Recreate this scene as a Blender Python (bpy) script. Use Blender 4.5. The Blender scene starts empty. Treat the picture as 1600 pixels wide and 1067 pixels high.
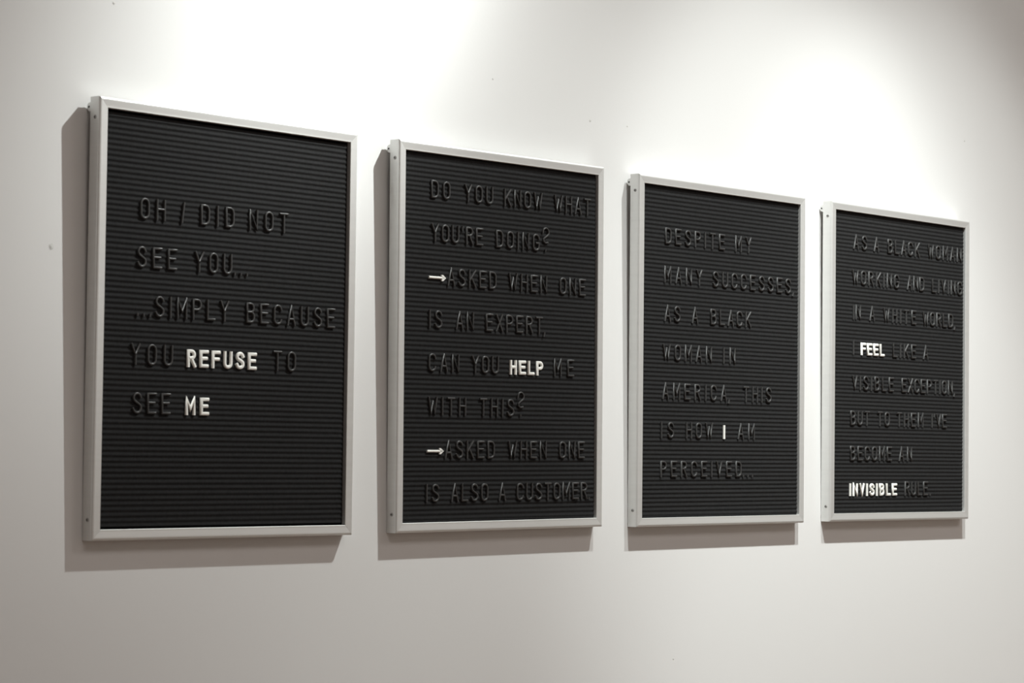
import bpy, bmesh, math, random
from mathutils import Matrix, Vector
random.seed(7)
C = bpy.context.scene.collection
SC = bpy.context.scene

# ------------------------------------------------------------------ reference frame
# the boards lean: each stands ~9 mm off the wall at its top and touches it with its bottom edge.
PHI = 0.01476
TOP_Z = 2.0
BASE = Matrix.Translation((0, -0.030, TOP_Z)) @ Matrix.Rotation(PHI, 4, 'X')   # board-front plane -> world (wall plane is y = 0)
BW, BH, BORDER, DEPTH = 0.50375, 0.6096, 0.0152, 0.0205

# ------------------------------------------------------------------ camera
F_PX = 3956.27
def rotm(rx, ry, rz):
    return Matrix.Rotation(rz, 3, 'Z') @ Matrix.Rotation(rx, 3, 'X') @ Matrix.Rotation(ry, 3, 'Y')
MB = rotm(-0.0429581, -0.8532642, 0.0104087) @ Matrix(((1, 0, 0), (0, 0, -1), (0, 1, 0)))
right, down, fwd = MB[0].copy(), MB[1].copy(), MB[2].copy()
camM = Matrix.Identity(4)
for i in range(3):
    camM[i][0] = right[i]; camM[i][1] = -down[i]; camM[i][2] = -fwd[i]
camM.translation = Vector((-2.23026, -2.70065, -0.48034))
cd = bpy.data.cameras.new('camera'); cam = bpy.data.objects.new('camera', cd); C.objects.link(cam)
cam.matrix_world = BASE @ camM
cd.sensor_fit = 'HORIZONTAL'; cd.sensor_width = 36.0; cd.lens = F_PX * 36.0 / 1600.0
cd.clip_start = 0.05; cd.clip_end = 60
cd.dof.use_dof = True; cd.dof.focus_distance = 4.45; cd.dof.aperture_fstop = 13.0
SC.camera = cam

# ------------------------------------------------------------------ world, exposure
w = bpy.data.worlds.new('world'); SC.world = w; w.use_nodes = True
w.node_tree.nodes['Background'].inputs[0].default_value = (0.9, 0.88, 0.85, 1)
w.node_tree.nodes['Background'].inputs[1].default_value = 0.05
SC.view_settings.view_transform = 'Standard'; SC.view_settings.look = 'None'
SC.view_settings.exposure = 0.0; SC.view_settings.gamma = 1.0; SC.view_settings.use_curve_mapping = False

# ------------------------------------------------------------------ spot lamps and added ambient fill
K_SPOT = 47.0
SPOT_COL = (0.955, 1.0, 0.975)
def track_spot(name, pos, aim, beams, radius=0.03):
    """a ceiling spot: gaussian-like beam (strength, width, power) plus a weak constant spill"""
    L = bpy.data.lights.new(name, 'SPOT'); L.energy = K_SPOT; L.color = SPOT_COL
    L.shadow_soft_size = radius; L.spot_size = math.radians(150); L.spot_blend = 0.6
    L.use_nodes = True
    nt = L.node_tree; N = nt.nodes; em = N['Emission']
    tc = N.new('ShaderNodeTexCoord'); sep = N.new('ShaderNodeSeparateXYZ')
    nt.links.new(tc.outputs['Normal'], sep.inputs[0])
    def mth(op, a, b=None):
        m = N.new('ShaderNodeMath'); m.operation = op
        for k, v in enumerate((a, b)):
            if v is None: continue
            if hasattr(v, 'links'): nt.links.new(v, m.inputs[k])
            else: m.inputs[k].default_value = v
        return m.outputs[0]
    z = mth('ABSOLUTE', sep.outputs['Z']); z = mth('MINIMUM', z, 0.9999999)
    th = mth('ARCCOSINE', z)
    I, sg, pw, spill = beams
    e = mth('POWER', mth('DIVIDE', th, sg), pw)
    g = mth('MULTIPLY', mth('EXPONENT', mth('MULTIPLY', e, -1.0)), I)
    nt.links.new(mth('ADD', g, spill), em.inputs['Strength'])
    o = bpy.data.objects.new(name, L); C.objects.link(o)
    p = BASE @ Vector(pos); a = BASE @ Vector((aim[0], 0.03, aim[1]))
    o.location = p; o.rotation_euler = (a - p).to_track_quat('-Z', 'Y').to_euler()
    return o
PA = (1.746, -1.13, 1.875); PB = (1.076, -1.13, 1.875)
track_spot('spot_lamp', PA, (0.777, -0.480), (5.45, 0.1857, 2.66, 0.62))
track_spot('spot_lamp', PB, (2.035, -1.196), (6.957, 0.2980, 6.49, 0.0))
track_spot('spot_lamp', PA, (0.452, 0.262), (15.6, 0.1290, 2.4, 0.0))
track_spot('spot_lamp', PA, (2.522, -1.938), (3.98, 0.3692, 9.17, 0.0))
# added ambient fill: unseen area lights under the ceiling, further back
def ceiling_area(x, y, sx, sy, power):
    L = bpy.data.lights.new('ambient_fill', 'AREA'); L.shape = 'RECTANGLE'; L.size = sx; L.size_y = sy
    L.energy = power; L.color = (1.0, 0.925, 0.885)
    o = bpy.data.objects.new('ambient_fill', L); C.objects.link(o); o.location = (x, y, 4.28)
ceiling_area(-1.2, -3.4, 2.6, 1.4, 29)
ceiling_area(3.4, -3.4, 2.6, 1.4, 42)

# ------------------------------------------------------------------ materials
def mat(name, col, rough=0.6, metal=0.0, spec=0.5, noise=None, bump=None, sheen=0.0):
    m = bpy.data.materials.new(name); m.use_nodes = True
    nt = m.node_tree; N = nt.nodes; b = N['Principled BSDF']
    b.inputs['Base Color'].default_value = (*col, 1); b.inputs['Roughness'].default_value = rough
    b.inputs['Metallic'].default_value = metal; b.inputs['Specular IOR Level'].default_value = spec
    b.inputs['Sheen Weight'].default_value = sheen
    tc = N.new('ShaderNodeTexCoord')
    if noise:
        sc, amt, stretch = noise
        mp = N.new('ShaderNodeMapping'); mp.inputs['Scale'].default_value = stretch
        nz = N.new('ShaderNodeTexNoise'); nz.inputs['Scale'].default_value = sc; nz.inputs['Detail'].default_value = 3
        nt.links.new(tc.outputs['Object'], mp.inputs[0]); nt.links.new(mp.outputs[0], nz.inputs['Vector'])
        r = N.new('ShaderNodeMapRange'); r.inputs['To Min'].default_value = 1 - amt; r.inputs['To Max'].default_value = 1 + amt
        nt.links.new(nz.outputs['Fac'], r.inputs['Value'])
        mx = N.new('ShaderNodeVectorMath'); mx.operation = 'SCALE'; mx.inputs[0].default_value = col
        nt.links.new(r.outputs[0], mx.inputs['Scale']); nt.links.new(mx.outputs[0], b.inputs['Base Color'])
    if bump:
        sc, st, dist = bump
        nz = N.new('ShaderNodeTexNoise'); nz.inputs['Scale'].default_value = sc; nz.inputs['Detail'].default_value = 4
        nt.links.new(tc.outputs['Object'], nz.inputs['Vector'])
        bp = N.new('ShaderNodeBump'); bp.inputs['Strength'].default_value = st; bp.inputs['Distance'].default_value = dist
        nt.links.new(nz.outputs['Fac'], bp.inputs['Height']); nt.links.new(bp.outputs[0], b.inputs['Normal'])
    return m
M_WALL = mat('wall_paint', (0.80, 0.796, 0.788), 0.75, spec=0.3, noise=(1.3, 0.015, (1, 1, 1)), bump=(160, 0.10, 0.0008))
M_ROOM = mat('room_paint', (0.78, 0.76, 0.73), 0.8, spec=0.2)
M_FLOOR = mat('floor_boards', (0.30, 0.22, 0.17), 0.5, noise=(6, 0.25, (1, 8, 1)))
M_ALU = mat('satin_aluminium', (0.79, 0.793, 0.78), 0.49, metal=0.58, spec=0.5, noise=(9, 0.05, (1, 1, 14)), bump=(220, 0.05, 0.0004))
M_FELT = mat('black_felt', (0.0165, 0.0165, 0.017), 0.95, spec=0.15, noise=(260, 0.45, (1, 1, 1)), bump=(900, 0.5, 0.0006), sheen=0.02)
M_GAP = mat('matt_black_channel', (0.004, 0.004, 0.004), 0.95, spec=0.05)
M_BACK = mat('grey_fibreboard', (0.24, 0.22, 0.20), 0.9)
M_BLACK = mat('black_plastic', (0.046, 0.046, 0.046), 0.42, spec=0.5, bump=(500, 0.08, 0.0004))
M_WHITE = mat('white_plastic', (0.93, 0.925, 0.88), 0.42, spec=0.5)
M_STEEL = mat('zinc_steel', (0.42, 0.41, 0.40), 0.35, metal=0.9)
M_DARK = mat('screw_recess', (0.03, 0.028, 0.027), 0.7)
M_SMUDGE = mat('grey_scuff', (0.64, 0.64, 0.62), 0.9)

# ------------------------------------------------------------------ helpers
def link(name, me, m, parent=None):
    o = bpy.data.objects.new(name, me); C.objects.link(o)
    if m and not me.materials: me.materials.append(m)
    if parent: o.parent = parent
    return o
def mesh(name, verts, faces, smooth=False, recalc=True):
    me = bpy.data.meshes.new(name); me.from_pydata(verts, [], faces)
    if recalc:
        bm = bmesh.new(); bm.from_mesh(me); bmesh.ops.recalc_face_normals(bm, faces=bm.faces); bm.to_mesh(me); bm.free()
    if smooth:
        for p in me.polygons: p.use_smooth = True
    me.update(); return me
def box(name, x0, x1, y0, y1, z0, z1, m, parent=None, bev=0.0):
    bm = bmesh.new()
    r = bmesh.ops.create_cube(bm, size=1)
    for v in bm.verts:
        v.co = Vector(((x0 + x1) / 2 + v.co.x * (x1 - x0), (y0 + y1) / 2 + v.co.y * (y1 - y0), (z0 + z1) / 2 + v.co.z * (z1 - z0)))
    if bev: bmesh.ops.bevel(bm, geom=bm.edges[:], offset=bev, segments=2, affect='EDGES')
    me = bpy.data.meshes.new(name); bm.to_mesh(me); bm.free()
    return link(name, me, m, parent)

# ------------------------------------------------------------------ room shell
def shell(name, *a):
    o = box(name, *a); o['kind'] = 'structure'; return o
X0, X1, Y0, ZC = -5.0, 6.5, -5.2, 4.3
wall_back = shell('wall_back', X0, X1, 0.0, 0.12, 0.0, ZC, M_WALL)
shell('wall_left', X0 - 0.12, X0, Y0, 0.0, 0.0, ZC, M_ROOM)
shell('wall_right', X1, X1 + 0.12, Y0, 0.0, 0.0, ZC, M_ROOM)
shell('wall_front', X0, X1, Y0 - 0.12, Y0, 0.0, ZC, M_ROOM)
shell('floor', X0, X1, Y0, 0.0, -0.1, 0.0, M_FLOOR)
shell('ceiling', X0, X1, Y0, 0.0, ZC, ZC + 0.1, M_ROOM)
# small pits and scuffs in the wall paint
def wall_mark(name, x, z, rx, rz, m, th=0.0006):
    n = 10; vs = [(0, -th, 0)]; fs = []
    for k in range(n):
        a = 2 * math.pi * k / n; j = random.uniform(0.75, 1.2)
        vs.append((rx * j * math.cos(a), 0.0, rz * j * math.sin(a)))
    for k in range(n): fs.append((0, 1 + k, 1 + (k + 1) % n))
    o = link(name, mesh(name, vs, fs), m, wall_back); o.location = (x, -0.0001, z)
M_PIT = mat('paint_pit', (0.66, 0.65, 0.63), 0.9)
wall_mark('scuff', -0.0585, TOP_Z - 0.2103, 0.0045, 0.0050, M_SMUDGE)
for x, z, r in ((1.0969, 0.0839, 0.0024), (1.1986, 0.0846, 0.0016), (1.7904, 0.0807, 0.0016), (2.3217, 0.1705, 0.0020),
                (1.3238, -0.8427, 0.0018), (0.0479, 0.1386, 0.0022), (0.8463, 0.1258, 0.0016)):
    wall_mark('filled_nail_hole', x, TOP_Z + z, r * 1.2, r, M_PIT)

# ------------------------------------------------------------------ letter glyphs (monoline strokes swept with a rounded section)
def arc(cx, cy, rx, ry, a0, a1, n=8):
    return [(cx + rx * math.cos(math.radians(a0 + (a1 - a0) * k / n)), cy + ry * math.sin(math.radians(a0 + (a1 - a0) * k / n))) for k in range(n + 1)]
O_ = arc(.5, .76, .5, .24, 180, 0) + arc(.5, .24, .5, .24, 0, -180) + [(0, .76)]
# a stroke may start with 's' and/or end with 'e': that end runs into another stroke and gets no extension
GL = {
 'A': [[(0, 0), (.5, 1), (1, 0)], ['s', (.16, .30), (.84, .30), 'e']],
 'B': [[(0, .5), (0, 1), (.5, 1)] + arc(.55, .77, .37, .23, 90, -90, 6) + [(.45, .54), (0, .54), 'e'], ['s', (0, .56), (0, 0), (.5, 0)] + arc(.58, .27, .42, .27, -90, 75, 6) + ['e']],
 'C': [arc(.5, .76, .5, .24, 8, 180) + arc(.5, .24, .5, .24, 180, 352)],
 'D': [[(0, .3), (0, 1), (.4, 1)] + arc(.5, .72, .5, .28, 80, 0, 5) + arc(.5, .28, .5, .28, 0, -80, 5) + [(.4, 0), (0, 0), (0, .3)]],
 'E': [[(1, 1), (0, 1), (0, 0), (1, 0)], ['s', (0, .53), (.85, .53)]],
 'F': [[(1, 1), (0, 1), (0, 0)], ['s', (0, .52), (.85, .52)]],
 'G': [arc(.5, .76, .5, .24, 8, 180) + arc(.5, .24, .5, .24, 180, 360) + [(1, .46), (.55, .46)]],
 'H': [[(0, 0), (0, 1)], [(1, 0), (1, 1)], ['s', (0, .53), (1, .53), 'e']],
 'I': [[(.5, 0), (.5, 1)]],
 'K': [[(0, 0), (0, 1)], ['s', (0, .36), (1, 1)], ['s', (.32, .57), (1, 0)]],
 'L': [[(0, 1), (0, 0), (1, 0)]],
 'M': [[(0, 0), (0, 1), (.5, .30), (1, 1), (1, 0)]],
 'N': [[(0, 0), (0, 1), (1, 0), (1, 1)]],
 'O': [O_],
 'P': [[(0, 0), (0, 1), (.5, 1)] + arc(.55, .74, .45, .26, 82, -82, 7) + [(.5, .48), (0, .48), 'e']],
 'R': [[(0, 0), (0, 1), (.5, 1)] + arc(.52, .76, .42, .24, 82, -82, 7) + [(.5, .52), (0, .52), 'e'], ['s', (.45, .52), (1, 0)]],
 'S': [arc(.5, .77, .46, .23, 15, 180, 8) + arc(.42, .77, .38, .2, 190, 235, 3) + [(.68, .47)] + arc(.5, .25, .5, .25, 30, -165, 9)],
 'T': [['s', (.5, 1), (.5, 0)], [(0, 1), (1, 1)]],
 'U': [[(0, 1), (0, .3)] + arc(.5, .25, .5, .25, 180, 360) + [(1, .3), (1, 1)]],
 'V': [[(0, 1), (.5, 0), (1, 1)]],
 'W': [[(0, 1), (.26, 0), (.5, .74), (.74, 0), (1, 1)]],
 'X': [[(0, 0), (1, 1)], [(0, 1), (1, 0)]],
 'Y': [[(0, 1), (.5, .45), (1, 1)], ['s', (.5, .5), (.5, 0)]],
}
def ribbon(pts, s, h, vs, fs, cap=True):
    """sweep a rounded section of width s and height h along the polyline pts (x, z); front is -y"""
    prof = [(-1, 0), (-1, .40), (-.93, .66), (-.72, .88), (-.38, 1), (.38, 1), (.72, .88), (.93, .66), (1, .40), (1, 0)]
    ext0, ext1 = pts[0] != 's', pts[-1] != 'e'
    P = [Vector(p) for p in pts if p not in ('s', 'e')]
    Q = [P[0]]
    for p in P[1:]:
        if (p - Q[-1]).length > s * 0.12: Q.append(p)
    P = Q
    closed = (P[0] - P[-1]).length < s * 0.3 and len(P) > 4
    if closed: P = P[:-1]
    elif cap:
        if ext0: P[0] = P[0] + (P[0] - P[1]).normalized() * s * .5
        if ext1: P[-1] = P[-1] + (P[-1] - P[-2]).normalized() * s * .5
    n = len(P); base = len(vs)
    for i in range(n):
        a = P[i - 1] if (i > 0 or closed) else None
        b = P[(i + 1) % n] if (i < n - 1 or closed) else None
        d1 = (P[i] - a).normalized() if a is not None else None
        d2 = (b - P[i]).normalized() if b is not None else None
        if d1 is None: d1 = d2
        if d2 is None: d2 = d1
        n1 = Vector((-d1.y, d1.x)); n2 = Vector((-d2.y, d2.x)); m = n1 + n2
        if m.length < 0.2: m = n1
        m.normalize(); k = min(1.0 / max(m.dot(n1), 0.35), 1.8)
        for (o, hh) in prof:
            q = P[i] + m * (o * s * .5 * k)
            vs.append((q.x, -hh * h, q.y))
    L = len(prof)
    for i in range(n if closed else n - 1):
        j = (i + 1) % n
        for k in range(L - 1):
            k2 = k + 1
            f = [base + i * L + k, base + i * L + k2, base + j * L + k2, base + j * L + k]
            q = [Vector(vs[t]) for t in f]; mid = (q[0] + q[1] + q[2] + q[3]) / 4
            ax = (P[i] + P[j]) / 2; nrm = (q[2] - q[0]).cross(q[3] - q[1])
            if nrm.dot(mid - Vector((ax.x, -h * .2, ax.y))) < 0: f.reverse()
            fs.append(tuple(f))
    if not closed:
        for e, first in ((0, True), (n - 1, False)):       # the end faces get vertices of their own: crisp edges
            q = len(vs); vs += [vs[base + e * L + k] for k in range(L)]
            loop = list(range(q, q + L)); a, b, c = (Vector(vs[q + t]) for t in (0, 4, L - 1))
            out = (P[0] - P[1]) if first else (P[-1] - P[-2])
            if (b - a).cross(c - a).dot(Vector((out.x, 0, out.y))) < 0: loop.reverse()
            fs.append(tuple(loop))
_cache = {}
def glyph_mesh(ch, W, H, s, h, m):
    key = (ch, round(W, 5), round(H, 5), s, m.name)
    if key in _cache: return _cache[key]
    vs, fs = [], []
    if ch == '.':
        ribbon([(s * .5, s * .5 - .0001), (s * .5, s * .5 + .0001 + s * .15)], s, h, vs, fs)
    elif ch == ',':
        ribbon([(s * .5, s * .6), (s * .5, s * .3), (s * .1, -s * .7)], s, h, vs, fs)
    elif ch == "'":
        ribbon([(s * .5, H - s * .5), (s * .35, H - H * .2)], s, h, vs, fs)
    elif ch == '?':
        z1 = H; z0 = H * .30                     # hook, with its dot below
        def mp(u, v): return (s / 2 + u * (W - s), z0 + s / 2 + v * (z1 - z0 - s))
        hook = [(0, .70)] + arc(.5, .72, .5, .28, 165, -20, 9) + [(.72, .50), (.12, .30), (.10, .14), (.45, .02), (.8, .06)]
        ribbon([mp(*p) for p in hook], s, h, vs, fs)
        ribbon([(W * .45, s * .55), (W * .45, s * .75)], s, h, vs, fs)
    elif ch == '>':
        ribbon([(0, H / 2), (W - H * .5, H / 2)], s, h, vs, fs)
        b = len(vs)
        for y in (0, -h):
            vs += [(W - H * 1.05, y, H * 0.02), (W - H * .70, y, H * 0.02), (W, y, H / 2), (W - H * .70, y, H * .98), (W - H * 1.05, y, H * .98), (W - H * .82, y, H / 2)]
        fs.append((b + 5, b + 4, b + 3, b + 2, b + 1, b)); fs.append((b + 6, b + 7, b + 8, b + 9, b + 10, b + 11))
        for k in range(6): fs.append((b + k, b + (k + 1) % 6, b + 6 + (k + 1) % 6, b + 6 + k))
    else:
        for st in GL[ch]:
            ribbon([p if isinstance(p, str) else (s / 2 + p[0] * (W - s), s / 2 + p[1] * (H - s)) for p in st], s, h, vs, fs)
    me = mesh('glyph', vs, fs, recalc=(ch == '>'))
    for p in me.polygons: p.use_smooth = (len(p.vertices) == 4)
    me.materials.append(m)
    _cache[key] = me
    return me

# ------------------------------------------------------------------ letter boards
FELT_Y = 0.0052                                   # ridge tops of the felt lie this deep behind the frame's front
def board(bi, u, v, roll, label, base1, gap):
    M = BASE @ Matrix.Translation((u, 0, v)) @ Matrix.Rotation(-roll, 4, 'Y')
    # local frame of the thing: origin at the bottom centre, x right, y into the wall, z up
    root = bpy.data.objects.new('letter_board', None); C.objects.link(root); root.empty_display_size = .05
    root.matrix_world = M @ Matrix.Translation((BW / 2, 0, -BH))
    root['label'] = label; root['category'] = 'letter board'; root['group'] = 'silver framed letter boards on the wall'
    hw = BW / 2; b = BORDER
    # mitred rails: section in (inward distance, depth)
    prof = [(0, DEPTH), (0, .0034), (.0004, .0018), (.0014, .0006), (.0030, 0), (.0045, 0), (.0125, .0007), (.0146, .0007), (b, .0014),
            (b, .0080), (.0022, .0080), (.0022, DEPTH)]
    corners = [(-hw, BH, 1, -1), (hw, BH, -1, -1), (hw, 0, -1, 1), (-hw, 0, 1, 1)]
    n = len(prof)
    for k in range(4):
        A = corners[k]; B = corners[(k + 1) % 4]
        vs = []
        for (cx, cz, sx, sz) in (A, B):
            for (t, y) in prof: vs.append((cx + sx * t, y, cz + sz * t))
        # a hair of clearance at each mitre
        dx, dz = B[0] - A[0], B[1] - A[1]; L = math.hypot(dx, dz); e = .00012
        vs = [(x + dx / L * (e if i < n else -e), y, z + dz / L * (e if i < n else -e)) for i, (x, y, z) in enumerate(vs)]
        fs = [(i, (i + 1) % n, n + (i + 1) % n, n + i) for i in range(n)] + [tuple(range(n)), tuple(reversed(range(n, 2 * n)))]
        link('frame_rail', mesh('frame_rail', vs, fs), M_ALU, root)
    # back panel and black channel behind the felt
    box('backing_panel', -hw + .0024, hw - .0024, .0125, DEPTH - .0005, .0024, BH - .0024, M_BACK, root)
    box('channel_lining', -hw + .0024, hw - .0024, .0082, .0123, .0024, BH - .0024, M_GAP, root)
    # grooved felt: rounded ridges with narrow slots between
    pitch = 0.068 / 9
    x0, x1 = -hw + b + gap, hw - b - gap
    z0, z1 = b + gap, BH - b - gap
    sec = [(k / 10, .5 + .5 * math.cos(2 * math.pi * k / 10)) for k in range(10)]
    zb = BH + base1 - .0004                        # a slot just under the first line of letters
    k0 = int(math.floor((z0 - zb) / pitch)) - 1
    line = [(z0, .0085)]
    k = k0
    while zb + k * pitch < z1:
        for (f, dd) in sec:
            z = zb + (k + f) * pitch
            if z0 + .0002 < z < z1 - .0002: line.append((z, FELT_Y + dd * .0011))
        k += 1
    line.append((z1, .0085))
    nL = len(line); nx = 2
    vs = [(x0, y, z) for z, y in line] + [(x1, y, z) for z, y in line] + [(x0, .0081, z0), (x0, .0081, z1), (x1, .0081, z0), (x1, .0081, z1)]
    vs[0] = (x0, FELT_Y, z0); vs[nL - 1] = (x0, FELT_Y, z1); vs[nL] = (x1, FELT_Y, z0); vs[2 * nL - 1] = (x1, FELT_Y, z1)
    a, bb, c, d = 2 * nL, 2 * nL + 1, 2 * nL + 2, 2 * nL + 3
    fs = [(i, i + 1, nL + i + 1, nL + i) for i in range(nL - 1)]
    fs += [tuple([a] + list(range(nL)) + [bb]), tuple([d] + list(reversed(range(nL, 2 * nL))) + [c]), (a, c, nL, 0), (bb, nL - 1, 2 * nL - 1, d), (a, bb, d, c)]
    link('felt_panel', mesh('felt_panel', vs, fs), M_FELT, root)
    # screws in the side rails
    for sx in (-1, 1):
        for z in (.0285, BH - .0285):
            vs, fs = [], []
            ns = 14
            rings = [(.0030, 0.0), (.0028, .0006), (.0018, .0011), (.0009, .0011), (.0006, .0004)]
            for (r, o) in rings:
                for q in range(ns):
                    t = 2 * math.pi * q / ns
                    vs.append((-o, r * math.cos(t), r * math.sin(t)))
            for q in range(len(rings) - 1):
                for t in range(ns): fs.append((q * ns + t, q * ns + (t + 1) % ns, (q + 1) * ns + (t + 1) % ns, (q + 1) * ns + t))
            fs.append(tuple((len(rings) - 1) * ns + t for t in range(ns)))
            me = mesh('screw', vs, fs)
            s = link('screw', me, M_STEEL, root)
            s.location = (sx * hw, .0100, z)
            if sx > 0: s.rotation_euler = (0, 0, math.pi)
            cr = [(-.00125, -.0019, -.00028), (-.00125, .0019, .00028)]
            rc = box('screw_recess', -.00128, -.0009, -.0017, .0017, -.0004, .0004, M_DARK, s)
            rc2 = box('screw_recess', -.00126, -.0009, -.0004, .0004, -.0017, .0017, M_DARK, s)
    # hanging brackets at the top: rounded tab standing off towards the wall
    for sx in (-1, 1):
        n = 12; vs = []
        t = .0016; xx = sx * (hw - .0012); zc = BH - .0135; R = .0062
        outline = [(DEPTH - .003, zc + R + .001), (DEPTH + .002, zc + R)]
        outline += [(DEPTH + .002 + .0058 * math.sin(math.radians(g)), zc + R * math.cos(math.radians(g))) for g in range(15, 180, 15)]
        outline += [(DEPTH + .002, zc - R), (DEPTH - .003, zc - R - .001)]
        for x in (xx - t / 2, xx + t / 2):
            for (y, z) in outline: vs.append((x, y, z))
        n = len(outline)
        fs = [(i, (i + 1) % n, n + (i + 1) % n, n + i) for i in range(n)] + [tuple(range(n)), tuple(reversed(range(n, 2 * n)))]
        br = link('hanging_bracket', mesh('hanging_bracket', vs, fs), M_ALU, root)
        pin = box('bracket_screw', xx + sx * .0008 if sx > 0 else xx - .0016, xx + sx * .0016 if sx > 0 else xx - .0008, DEPTH + .0022, DEPTH + .0050, zc - .0014, zc + .0014, M_DARK, br, bev=.0003)
    return M

BOARDS = [
 (0.0, 0.0, -.0020438, 'silver-framed black letter board with white words REFUSE and ME, leftmost of four', -.1632, .0036),
 (.595183, -.0001766, .0044609, 'silver-framed black letter board with two white arrows and the white word HELP', -.0855, .0014),
 (1.195478, -.0002157, .0002878, 'silver-framed black letter board whose only white letter is a single I', -.1160, .0014),
 (1.786410, .0007, -.0027049, 'silver-framed black letter board with white words FEEL and INVISIBLE, rightmost of four', -.0862, .0014),
]
BM = [board(i, *a) for i, a in enumerate(BOARDS)]

# ------------------------------------------------------------------ the letters (mm from the board's top left corner; * = white)
TEXT = [
 (30.0, 25.4, 67.9, [
  [("OH", 78.5, 125.1), ("I", 152.5, 158.9), ("DID", 191, 255.9), ("NOT", 285.2, 363.3)],
  [("SEE", 74.4, 147.1), ("YOU", 181.1, 252.9), ("...", 256.6, 283.8)],
  [("...", 75.2, 101.3), ("SIMPLY", 108.6, 248.5), ("BECAUSE", 282.3, 463)],
  [("YOU", 66.3, 143.1), ("REFUSE*", 169.8, 303.5), ("TO", 337.5, 383.2)],
  [("SEE", 70.5, 139.8), ("ME*", 168.3, 212.4)]]),
 (28.6, 23.6, 68.2, [
  [("DO", 76.6, 121), ("YOU", 154.9, 223.2), ("KNOW", 250.6, 346.1), ("WHAT", 376.6, 471.2)],
  [("YOU'RE", 78.1, 199.2), ("DOING", 231.3, 339.5), ("?", 346.5, 364.5)],
  [(">*", 75.2, 111.7), ("ASKED", 116.4, 232.9), ("WHEN", 263.6, 359.5), ("ONE", 391.9, 459.2)],
  [("IS", 74, 104.4), ("AN", 136.8, 179.3), ("EXPERT", 208.2, 348.6), (",", 352, 355)],
  [("CAN", 74, 145.2), ("YOU", 175.1, 240.2), ("HELP*", 267.7, 351), ("ME", 378.7, 430)],
  [("WITH", 74, 162.2), ("THIS", 195.2, 278.7), ("?", 286.6, 304)],
  [(">*", 74.3, 109.8), ("ASKED", 113.4, 231.8), ("WHEN", 265.2, 361.1), ("ONE", 393.5, 459.3)],
  [("IS", 70.6, 100.9), ("ALSO", 128.8, 216.9), ("A", 242.7, 260), ("CUSTOMER", 286.5, 467.8), (".", 470.0, 473.8)]]),
 (28.4, 24.8, 68.0, [
  [("DESPITE", 78.6, 253.1), ("MY", 285.9, 335.6)],
  [("MANY", 76.7, 186.7), ("SUCCESSES", 218.5, 461.6), (",", 467.5, 471)],
  [("AS", 78.2, 123.3), ("A", 157.8, 177.8), ("BLACK", 212.7, 335.6)],
  [("WOMAN", 74, 216.9), ("IN", 251.2, 288.2)],
  [("AMERICA", 74, 262.4), (",", 268, 271.5), ("THIS", 313.2, 401.2)],
  [("IS", 70, 107), ("HOW", 142.6, 221.3), ("I*", 251.6, 260.3), ("AM", 297.6, 349)],
  [("PERCEIVED", 70, 308.7), ("...", 313, 344.4)]]),
 (28.0, 24.2, 67.9, [
  [("AS", 80.9, 127), ("A", 152.3, 171.1), ("BLACK", 201.5, 317.8), ("WOMAN", 348.8, 477.3)],
  [("WORKING", 76.9, 242.5), ("AND", 272.8, 335.4), ("LIVING", 364.7, 479.8)],
  [("IN", 80.6, 106.7), ("A", 138.4, 156.8), ("WHITE", 187.1, 305.9), ("WORLD", 330.9, 445.6), (",", 450.5, 454)],
  [("I", 79.1, 85.7), ("FEEL*", 109.1, 190.5), ("LIKE", 221.6, 305.9), ("A", 334.1, 353.1)],
  [("VISIBLE", 79.1, 225.0), ("EXCEPTION", 255.0, 445.5), (",", 450.5, 454)],
  [("BUT", 73.8, 139.4), ("TO", 168.4, 211.2), ("THEM", 237.8, 334.5), ("I'VE", 365.7, 422.9)],
  [("BECOME", 73.8, 219.3), ("AN", 246.4, 293.1)],
  [("INVISIBLE*", 72.2, 238.3), ("RULE", 268.1, 352.6), (".", 359.9, 364)]]),
]
ORD = ['first', 'second', 'third', 'fourth', 'fifth', 'sixth', 'seventh', 'eighth', 'ninth']
LINE = ['line one', 'line two', 'line three', 'line four', 'line five', 'line six', 'line seven', 'line eight']
BN = ['the leftmost board', 'the second board', 'the third board', 'the rightmost board']
REL = {'I': .20, 'M': 1.12, 'W': 1.25, "'": .16, 'L': .92, 'T': .98, 'F': .94, 'E': .96}
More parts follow.
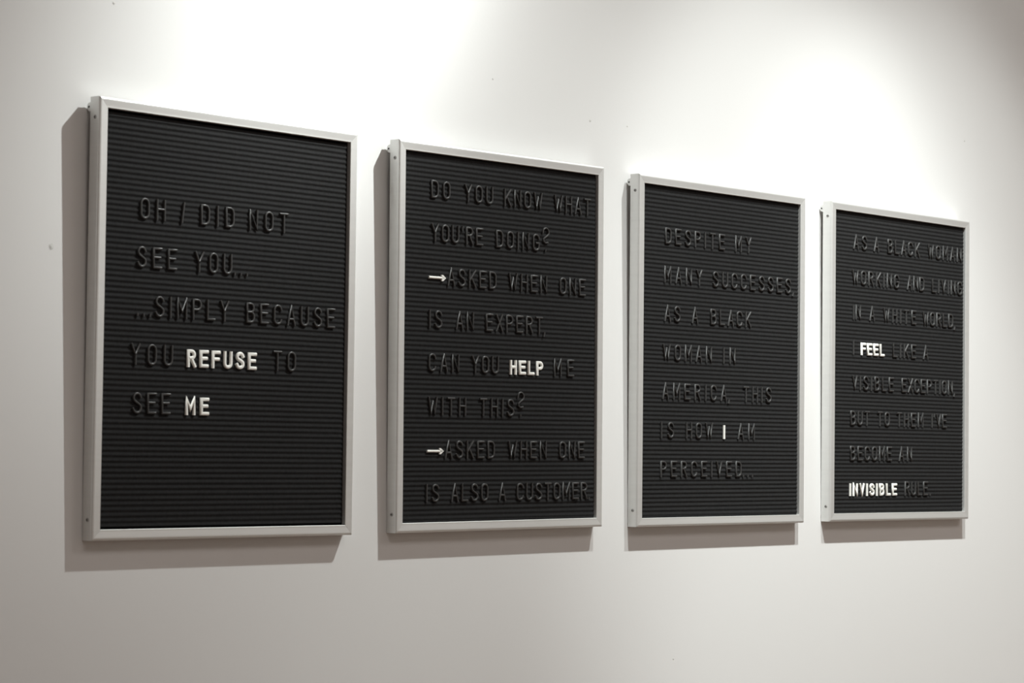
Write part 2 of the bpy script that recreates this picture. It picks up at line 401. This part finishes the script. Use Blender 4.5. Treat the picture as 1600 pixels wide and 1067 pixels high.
for bi, (HB, HW, pit, lines) in enumerate(TEXT):
    M = BM[bi]; base1 = BOARDS[bi][4]
    for li, words in enumerate(lines):
        zb = base1 - li * pit / 1000.0
        prev = None
        for word, xa, xb in words:
            white = word.endswith('*'); word = word.rstrip('*')
            s = .0051 if white else .0034
            H = (HW if white else HB) / 1000; m = M_WHITE if white else M_BLACK
            colour = 'white' if white else 'black'
            xa /= 1000; xb /= 1000
            cw = .0172 if not white else .0170
            def wid(ch, cw):
                if ch in '.,': return s
                if ch in "I'": return s
                return cw * REL.get(ch, 1)
            if word in ('?', '>'): ws = [xb - xa]; g = 0
            elif len(word) == 1: ws = [wid(word, min(cw, xb - xa) if word not in 'I.,' else cw)]; g = 0
            else:
                ws = [wid(c, cw) for c in word]
                g = (xb - xa - sum(ws)) / (len(word) - 1)
                if g < .0042 and word not in ('...',):
                    k = (xb - xa - .0042 * (len(word) - 1)) / sum(ws); ws = [q * k if c not in "I'" else q for q, c in zip(ws, word)]
                    g = (xb - xa - sum(ws)) / (len(word) - 1)
            x = xa if word != 'I' else (xa + xb) / 2 - ws[0] / 2
            for ci, ch in enumerate(word):
                W = ws[ci]; hh = H; zz = zb; hgt = .0026; Hm = H
                if ch == '?': Hm = .0405; zz = zb + .0005
                if ch == '>': Hm = .0100; zz = zb + H * .5 - .0052
                me = glyph_mesh(ch, W, Hm, (.0030 if ch == '?' else .0040 if ch == '>' else s), hgt, m)
                kind = {'.': 'full_stop', ',': 'comma', "'": 'apostrophe', '?': 'question_mark', '>': 'arrow'}.get(ch, 'letter')
                o = link(kind, me, None)
                tilt = random.uniform(-.008, .008) if kind == 'letter' else 0
                if bi == 0 and li == 0 and word == 'I': tilt = .13
                o.matrix_world = M @ Matrix.Translation((x + W * 0, FELT_Y + .0002, zz)) @ Matrix.Rotation(tilt, 4, 'Y')
                where = 'on %s of %s' % (LINE[li], BN[bi])
                if kind == 'letter':
                    if len(word) == 1: lb = '%s plastic letter %s standing alone %s' % (colour, ch, where)
                    else: lb = '%s letter %s, %s in %s, %s' % (colour, ch, ORD[ci], word, where)
                    o['category'] = 'letter'; o['group'] = '%s letters on %s' % (colour, BN[bi])
                elif kind == 'arrow':
                    lb = 'white arrow pointing right before ASKED %s' % where; o['category'] = 'arrow'; o['group'] = 'white arrows on the second board'
                elif word == '...':
                    lb = '%s black ellipsis dot %s %s %s' % (ORD[ci], 'after' if prev else 'before', prev or 'SIMPLY', where)
                    o['category'] = 'punctuation'; o['group'] = 'ellipsis dots on %s' % BN[bi]
                elif kind == 'apostrophe':
                    lb = 'black apostrophe inside %s %s' % (word, where); o['category'] = 'punctuation'
                else:
                    lb = 'black %s after %s %s' % (kind.replace('_', ' '), prev, where); o['category'] = 'punctuation'
                o['label'] = lb
                x += W + g
            prev = word
